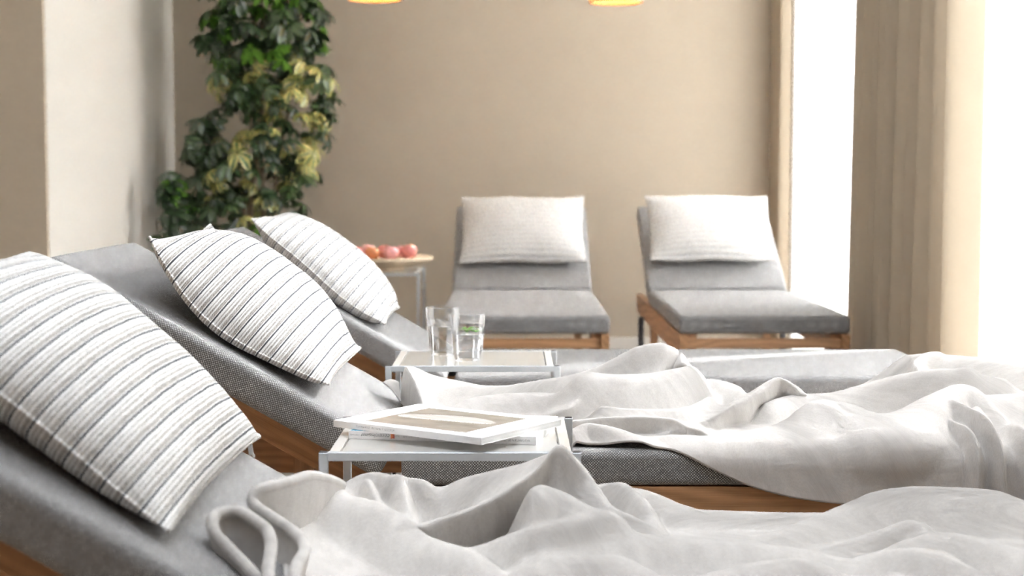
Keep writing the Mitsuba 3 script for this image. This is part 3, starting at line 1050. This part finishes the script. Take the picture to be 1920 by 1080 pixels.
def blanket_surface(xl, xr, yb, yf, ridges, y_edge, nu, nv, seed, wrinkle=0.004, hang_r=.022, end=.012):
    """xl(v), xr(v): the ends; yb(x), yf(x): back and front rims in plan, laid flat; past y_edge the cloth bends down over the mattress"""
    u, v = np.meshgrid(np.linspace(0, 1, nu), np.linspace(0, 1, nv), indexing='ij')
    X = xl(v) * (1 - u) + xr(v) * u
    Y = yb(X) * (1 - v) + yf(X) * v
    H, lean = fold_height(X, Y, ridges)
    q = np.stack([X * 9, Y * 9, X * 0 + seed], -1)
    H = H + wrinkle * (meshkit.fbm(q, 3, seed) - .35) + .35 * wrinkle * (meshkit.fbm(q * 3.3, 2, seed + 3) - .5)
    from scipy.ndimage import gaussian_filter
    H = gaussian_filter(H, 1.6)
    lean = gaussian_filter(lean, 2.2)
    e = np.clip((X - xl(v)) / end, 0, 1)
    H = H * np.sqrt(1 - (1 - e) ** 2)
    rim = np.minimum(1, np.minimum(v, np.minimum(1 - v, 9)) / .03)
    over = np.maximum(y_edge - Y, 0)
    ang = np.clip(over / hang_r, 0, math.pi / 2)
    drop = np.maximum(over - hang_r * math.pi / 2, 0)
    by = np.where(over > 0, y_edge - hang_r * np.sin(ang), Y)
    bz = ground(X) + .004 - hang_r * (1 - np.cos(ang)) - drop
    ny, nz = -np.sin(ang), np.cos(ang)
    P = np.stack([X, by + ny * H - lean * H * nz, bz + nz * H], -1)
    su = np.concatenate([np.zeros((1, nv)), np.cumsum(np.linalg.norm(np.diff(P, axis=0), axis=2), axis=0)])
    sv = np.concatenate([np.zeros((nu, 1)), np.cumsum(np.linalg.norm(np.diff(P, axis=1), axis=2), axis=1)], axis=1)
    return P, np.stack([gaussian_filter(su, 6), gaussian_filter(sv, 6)], -1)


def thicken(P, uv, t=.0045):
    """a closed sheet of cloth with rounded rims from the grid of its upper side"""
    nu, nv = P.shape[:2]
    du, dv = np.gradient(P, axis=0), np.gradient(P, axis=1)
    N = np.cross(du, dv)
    N /= np.linalg.norm(N, axis=2, keepdims=True) + 1e-12
    if np.median(N[..., 2]) < 0:
        N = -N
    a = P.reshape(-1, 3)
    b = (P - N * t).reshape(-1, 3)
    f = grid_faces(nu, nv)
    tri = trimesh.Trimesh(a, f, process=False)
    if np.median(tri.face_normals[:, 2]) < 0:
        f = f[:, ::-1]
    idx = np.arange(nu * nv).reshape(nu, nv)
    ring = np.concatenate([idx[:-1, 0], idx[-1, :-1], idx[1:, -1][::-1], idx[0, 1:][::-1]])
    mid = (P - N * t / 2).reshape(-1, 3)[ring]
    outw = mid - np.roll(mid, 1, 0)
    k = len(ring)
    # rim: three rows upper, outer, lower
    centre = (a[ring] + b[ring]) / 2
    nrm = N.reshape(-1, 3)[ring]
    tan = np.roll(centre, -1, 0) - np.roll(centre, 1, 0)
    o = np.cross(tan, nrm)
    o /= np.linalg.norm(o, axis=1, keepdims=True) + 1e-12
    inner = P[nu // 2, nv // 2]
    if np.mean(np.sum(o * (centre - inner), 1)) < 0:
        o = -o
    outer = centre + o * t / 2
    V = np.vstack([a, b, outer])
    i = np.arange(k)
    j = (i + 1) % k
    A, B, O = ring, ring + nu * nv, 2 * nu * nv + i
    F = [f, f[:, ::-1] + nu * nv]
    s1 = np.vstack([np.stack([A[i], A[j], O[j]], 1), np.stack([A[i], O[j], O[i]], 1), np.stack([O[i], O[j], B[j]], 1), np.stack([O[i], B[j], B[i]], 1)])
    m = trimesh.Trimesh(V, np.vstack(F + [s1]), process=False)
    UV = uv.reshape(-1, 2)
    UVs = np.vstack([UV, UV, UV[ring]])
    # make the rim strip face outwards
    nr = trimesh.Trimesh(V, s1, process=False).face_normals
    if np.mean(np.sum(nr * o[np.concatenate([i, i, i, i])], 1)) < 0:
        m = trimesh.Trimesh(V, np.vstack(F + [s1[:, ::-1]]), process=False)
    return m, UVs


def lin(xs, ys):
    xs, ys = np.array(xs, float), np.array(ys, float)
    from scipy.interpolate import PchipInterpolator
    f = PchipInterpolator(xs, ys, extrapolate=False)
    return lambda q: np.where(q <= xs[0], ys[0], np.where(q >= xs[-1], ys[-1], np.nan_to_num(f(np.clip(q, xs[0], xs[-1])))))


# the blanket on the middle lounger
R2 = [
    # tongue at the back left, rising to the high peak
    ridge([(757, 700, 3.16), (769, 689, 3.20), (812, 707, 3.24), (887, 724, 3.27), (931, 731, 3.28)], [.10, .09, .07], .06, .25),
    ridge([(931, 731, 3.28), (1006, 717, 3.25), (1069, 708, 3.22), (1115, 694, 3.20), (1206, 650, 3.18), (1237, 646, 3.18), (1272, 662, 3.19), (1290, 690, 3.20)], [.10, .12, .15, .12, .07], [.06, .07, .07, .05], .25),
    ridge([(840, 775, 3.08), (880, 752, 3.10), (940, 742, 3.12), (1020, 740, 3.12), (1090, 752, 3.08)], [.09, .08, .06], .07, .1),
    ridge([(1000, 790, 2.98), (1050, 772, 3.00), (1110, 758, 3.03), (1180, 740, 3.06), (1250, 712, 3.10), (1285, 688, 3.14)], [.03, .03, .03], .10, .95),
    ridge([(1105, 700, 3.10), (1160, 705, 3.10), (1210, 703, 3.11), (1255, 695, 3.13), (1292, 688, 3.15)], [.14, .13, .10], [.035, .03], .2),
    # second fold with the stitched hem corner
    ridge([(1292, 715, 3.24), (1330, 714, 3.24), (1380, 727, 3.20)], .12, .06, .1),
    ridge([(1290, 806, 2.90), (1330, 788, 2.93), (1370, 765, 2.97), (1410, 742, 3.02), (1440, 722, 3.06), (1459, 710, 3.08), (1478, 718, 3.09), (1500, 740, 3.09)], [.028, .032, .045, .05], [.10, .10, .07], .95),
    ridge([(1085, 792, 2.90), (1130, 786, 2.91), (1200, 785, 2.91), (1260, 790, 2.90), (1290, 806, 2.89)], [.03, .03], .09, .7),
    ridge([(1130, 765, 3.00), (1180, 770, 2.99), (1260, 770, 3.0), (1330, 745, 3.06)], .05, .06, .1),
    ridge([(1080, 812, 2.85), (1100, 796, 2.86), (1130, 800, 2.85), (1200, 825, 2.82)], .05, .05, .2),
    # under-layer running to the front edge
    ridge([(1200, 826, 2.83), (1260, 820, 2.85), (1330, 822, 2.85), (1400, 812, 2.87), (1470, 792, 2.89), (1500, 768, 2.91), (1540, 752, 2.93), (1590, 760, 2.92), (1640, 778, 2.90), (1660, 784, 2.90)], [.05, .08, .16, .20, .20], [.05, .05, .035, .03, .035], .15),
    # long diagonal sheet behind
    ridge([(1440, 758, 3.06), (1500, 742, 3.10), (1549, 742, 3.12), (1624, 722, 3.13), (1700, 702, 3.12), (1770, 694, 3.10), (1812, 698, 3.10)], [.07, .10, .11, .09], .05, .1),
    ridge([(1812, 698, 3.10), (1850, 708, 3.10), (1882, 711, 3.10), (1915, 737, 3.10), (1960, 745, 3.1)], [.09, .09], .05, .1),
    # pile at the far end
    ridge([(1610, 732, 3.26), (1640, 710, 3.27), (1670, 688, 3.28), (1699, 669, 3.29), (1744, 667, 3.29), (1800, 671, 3.29), (1897, 678, 3.29), (1960, 690, 3.3)], [.08, .10, .10, .10], .05, .1),
    ridge([(1720, 690, 3.17), (1728, 672, 3.26), (1760, 672, 3.28)], .04, .05, .1),
    # big fold to the front on the right
    ridge([(1655, 784, 2.88), (1690, 770, 2.90), (1730, 750, 2.92), (1770, 733, 2.95), (1800, 724, 2.97), (1822, 728, 2.97), (1845, 745, 2.95), (1868, 785, 2.90), (1884, 835, 2.84)], [.20, .22, .18, .08, .05], [.05, .05, .06, .06], .1),
    ridge([(1800, 805, 2.84), (1818, 780, 2.87), (1832, 762, 2.90), (1838, 800, 2.85), (1850, 840, 2.81)], [.06, .05, .045], .04, .1),
    ridge([(1845, 745, 3.02), (1880, 743, 3.03), (1920, 742, 3.03), (1990, 740, 3.03)], .14, .05, .1),
    dict(pts=[(.835, 2.90, .075, .035, .030, 0), (.862, 2.84, .066, .026, .024, 0), (.878, 2.79, .052, .022, .020, 0), (.884, 2.69, .045, .022, .022, 0)], power=1.0),
    dict(pts=[(.815, 2.86, .045, .03, .03, 0), (.838, 2.80, .040, .022, .022, 0), (.842, 2.69, .034, .022, .022, 0)], power=1.0),
    dict(pts=[(.925, 2.90, .02, .04, .04, 0), (.93, 2.84, .04, .035, .035, 0), (.935, 2.78, .045, .025, .025, 0), (.938, 2.69, .038, .025, .025, 0)], power=1.0),
    ridge([(1895, 830, 2.84), (1930, 820, 2.86), (1990, 825, 2.86)], .08, .07, .1),
]
xl2 = lin([0, .25, .5, .75, 1], [at(752, 0, 3.26)[0], at(742, 0, 3.16)[0], at(800, 0, 3.05)[0], at(960, 0, 2.93)[0], at(1075, 0, 2.84)[0]])
yf2 = lin([.10, .20, .28, .36, .44, .52, .60, .70, .82, 1.1], [2.825, 2.812, 2.800, 2.765, 2.730, 2.710, 2.700, 2.695, 2.690, 2.690])
P, UV = blanket_surface(xl2, lambda v: 1.13 + 0 * v, lambda x: 3.375 + 0 * x, yf2, R2, 2.818, 520, 340, 4, hang_r=.037)
mesh, uv = thicken(P, UV)
bl2 = thing('fleece_blanket', 'pale grey blanket crumpled on the middle lounger, hanging over its side', 'blanket', 'fleece blankets on the loungers')
part('cloth', mesh, 'fleece', bl2, True, uv)

# the blanket on the nearest lounger
R1 = [
    ridge([(582, 905, 2.11), (562, 935, 2.03), (553, 975, 1.96), (560, 1020, 1.90), (585, 1060, 1.85)], .06, .06, 0),
    ridge([(560, 900, 2.12), (594, 887, 2.15), (627, 904, 2.12), (650, 930, 2.08), (690, 940, 2.05), (735, 960, 2.02), (800, 1012, 1.95), (864, 1036, 1.88), (916, 1076, 1.82)], [.10, .13, .14, .12, .10], [.05, .045, .04, .06, .06], .15),
    ridge([(640, 930, 2.14), (660, 905, 2.16), (680, 893, 2.17), (704, 888, 2.17), (726, 893, 2.17), (742, 905, 2.16)], .06, .04, .1),
    ridge([(690, 900, 2.15), (705, 930, 2.10), (715, 955, 2.05)], .035, .03, .05),
    ridge([(746, 905, 2.16), (760, 900, 2.16), (780, 903, 2.16), (800, 914, 2.15)], .05, .04, .1),
    ridge([(754, 900, 2.15), (762, 940, 2.08), (772, 985, 2.00)], .045, .03, .05),
    # the long bright band that climbs to the peak
    ridge([(770, 1000, 1.97), (810, 985, 1.98), (880, 962, 1.99), (940, 932, 2.01), (1000, 892, 2.05), (1040, 862, 2.09), (1062, 856, 2.10)], [.035, .035, .032, .03, .035], [.09, .09, .10, .07], [.5, .9, .95, .9, .5, .1]),
    ridge([(800, 914, 2.17), (820, 922, 2.17), (864, 902, 2.17), (916, 888, 2.17), (986, 871, 2.16), (1020, 858, 2.15), (1050, 853, 2.13)], .09, .03, .0),
    ridge([(1050, 853, 2.11), (1066, 855, 2.12), (1082, 870, 2.12), (1106, 902, 2.10), (1130, 935, 2.06), (1150, 967, 2.02)], [.07, .08, .07, .05], [.05, .04, .035], .1),
    # face below the dark pocket
    ridge([(1000, 922, 2.00), (1015, 913, 2.02), (1050, 925, 2.02), (1090, 946, 2.00), (1130, 965, 1.98)], [.10, .11, .10], .035, .1),
    ridge([(870, 1040, 1.90), (930, 1022, 1.93), (980, 1000, 1.95), (1040, 985, 1.95), (1110, 975, 1.96), (1150, 970, 1.97)], [.06, .07, .06], .07, .1),
    ridge([(1110, 918, 2.15), (1135, 911, 2.16), (1158, 910, 2.16), (1185, 922, 2.14), (1208, 945, 2.10), (1226, 985, 2.03), (1231, 1003, 2.0)], [.05, .055, .05, .04], [.04, .04, .035], .1),
    ridge([(1140, 968, 2.02), (1160, 964, 2.03), (1190, 974, 2.02), (1215, 992, 2.0), (1228, 1006, 1.99)], .04, .04, .15),
    ridge([(1170, 920, 2.17), (1203, 921, 2.18), (1242, 934, 2.18), (1282, 957, 2.17)], [.09, .09], .03, .05),
    # lower folds at the bottom of the picture
    ridge([(1000, 1052, 1.90), (1055, 1027, 1.93), (1120, 1012, 1.95), (1200, 1006, 1.96), (1350, 1019, 1.94), (1492, 1034, 1.92), (1575, 1052, 1.90), (1670, 1082, 1.86)], [.13, .14, .14, .12], [.03, .03, .04, .04], .25),
    ridge([(960, 1088, 1.80), (1010, 1061, 1.83), (1060, 1048, 1.85), (1140, 1045, 1.85), (1190, 1062, 1.82), (1230, 1090, 1.79)], .10, .04, .1),
    ridge([(1320, 1090, 1.80), (1420, 1062, 1.83), (1500, 1052, 1.84)], .10, .06, .1),
    # sheet to the right, and its large fold
    ridge([(1282, 958, 2.17), (1360, 963, 2.17), (1462, 966, 2.17), (1556, 967, 2.17)], .10, .03, .0),
    ridge([(1400, 1022, 2.02), (1470, 998, 2.06), (1540, 970, 2.10), (1594, 947, 2.13), (1650, 923, 2.15), (1725, 916, 2.15), (1800, 920, 2.15), (1875, 927, 2.15), (1920, 945, 2.14), (1980, 985, 2.13)], [.07, .09, .12, .13, .13], [.05, .04, .03, .03], .1),
    ridge([(1530, 1045, 1.96), (1565, 1034, 1.97), (1610, 1012, 1.99), (1660, 998, 2.0), (1706, 981, 2.01), (1728, 987, 2.0), (1742, 1004, 1.98)], [.05, .06, .06], [.05, .05, .045], .3),
    ridge([(1735, 1010, 1.96), (1770, 1005, 1.96), (1830, 1014, 1.95), (1880, 1028, 1.93), (1940, 1046, 1.9)], .12, .05, .2),
    ridge([(1590, 1070, 1.88), (1640, 1045, 1.90), (1700, 1035, 1.91), (1760, 1045, 1.90)], .08, .06, .1),
]
xl1 = lin([0, .15, .35, .6, 1], [at(572, 0, 2.18)[0], at(548, 0, 2.10)[0], at(530, 0, 2.0)[0], at(545, 0, 1.9)[0], at(590, 0, 1.7)[0]])
P, UV = blanket_surface(xl1, lambda v: 1.02 + 0 * v, lambda x: 2.205 + 0 * x, lambda x: 1.52 + 0 * x, R1, 1.61, 520, 330, 8, end=.05)
mesh, uv = thicken(P, UV)
bl1 = thing('fleece_blanket', 'pale grey blanket heaped on the nearest lounger along the bottom of the photo', 'blanket', 'fleece blankets on the loungers')
part('cloth', mesh, 'fleece', bl1, True, uv)


def ribbon(plan, tops, foot, seed, n=150, rows=26, flare=.02, roll=.0075):
    """a standing strip of cloth whose upper hem winds over the places 'plan' (x, y, top z); its foot lies at height 'foot'(x)"""
    P = smooth_line(plan, n)
    t = np.linspace(0, 1, rows)
    tan = np.gradient(P[:, :2], axis=0)
    tan /= np.linalg.norm(tan, axis=1, keepdims=True) + 1e-9
    nor = np.stack([tan[:, 1], -tan[:, 0]], 1)
    z0 = np.array([foot(x) for x in P[:, 0]])
    G = np.zeros((n, rows, 3))
    for k in range(rows):
        c = P[:, :2] + nor * (flare * t[k] ** 1.6)
        G[:, k, :2] = c
        G[:, k, 2] = P[:, 2] * (1 - t[k]) + z0 * t[k]
    uv = np.stack(np.broadcast_arrays(np.linspace(0, .6, n)[:, None], np.linspace(0, .12, rows)[None]), -1)
    m, uvs = thicken(G, uv, .006)
    edge = tube(P + np.array([0, 0, -.003]), roll, 10)
    euv = np.vstack([np.repeat(uv[:, 0], 10, axis=0), uv[:1, 0], uv[-1:, 0]])
    return cat([m, edge]), np.vstack([uvs, euv])


def surf(x):
    return float(ground(x)) + .003


def above(x, y, h):
    """the place that the pixel shows at height h over the lounger"""
    lo, hi = 1.2, 2.6
    for _ in range(50):
        d = (lo + hi) / 2
        p = at(x, y, d)
        if p[2] > ground(p[0]) + h:
            lo = d
        else:
            hi = d
    return p


hem = [(640, 906, .055), (606, 893, .075), (572, 890, .085), (540, 900, .08), (505, 909, .072), (481, 918, .062), (473, 932, .052), (482, 947, .048), (510, 966, .048), (545, 989, .05), (566, 1009, .052), (571, 1030, .05), (556, 1058, .045), (552, 1090, .04)]
mesh, uv = ribbon([above(*p) for p in hem], None, surf, 1, flare=.012)
part('turned_hem', mesh, 'fleece', bl1, True, uv)
hem = [(560, 1130, .02), (500, 1095, .02), (460, 1055, .02), (425, 1020, .022), (400, 990, .028), (399, 968, .036), (418, 956, .045), (446, 956, .052), (475, 970, .056), (500, 990, .056), (508, 1015, .05), (503, 1060, .035), (510, 1100, .03)]
mesh, uv = ribbon([above(*p) for p in hem], None, surf, 2, flare=.004)
part('turned_hem', mesh, 'fleece', bl1, True, uv)
# the corner of the middle blanket that peeps out beside the backrest
c = [at(718, 716, 3.20), at(748, 717, 3.22), at(752, 752, 3.17)]
uu = np.linspace(0, 1, 14)
G = np.array([[(c[0] * (1 - q) + (c[1] * (1 - w) + c[2] * w) * q) + np.array([0, 0, .006 * math.sin(3 * q)]) for w in uu] for q in np.linspace(.04, 1, 14)])
mesh, uv = thicken(G, np.stack(np.broadcast_arrays(uu[:, None] * .06, uu[None] * .06), -1), .004)
part('turned_corner', mesh, 'fleece', bl2, True, uv)
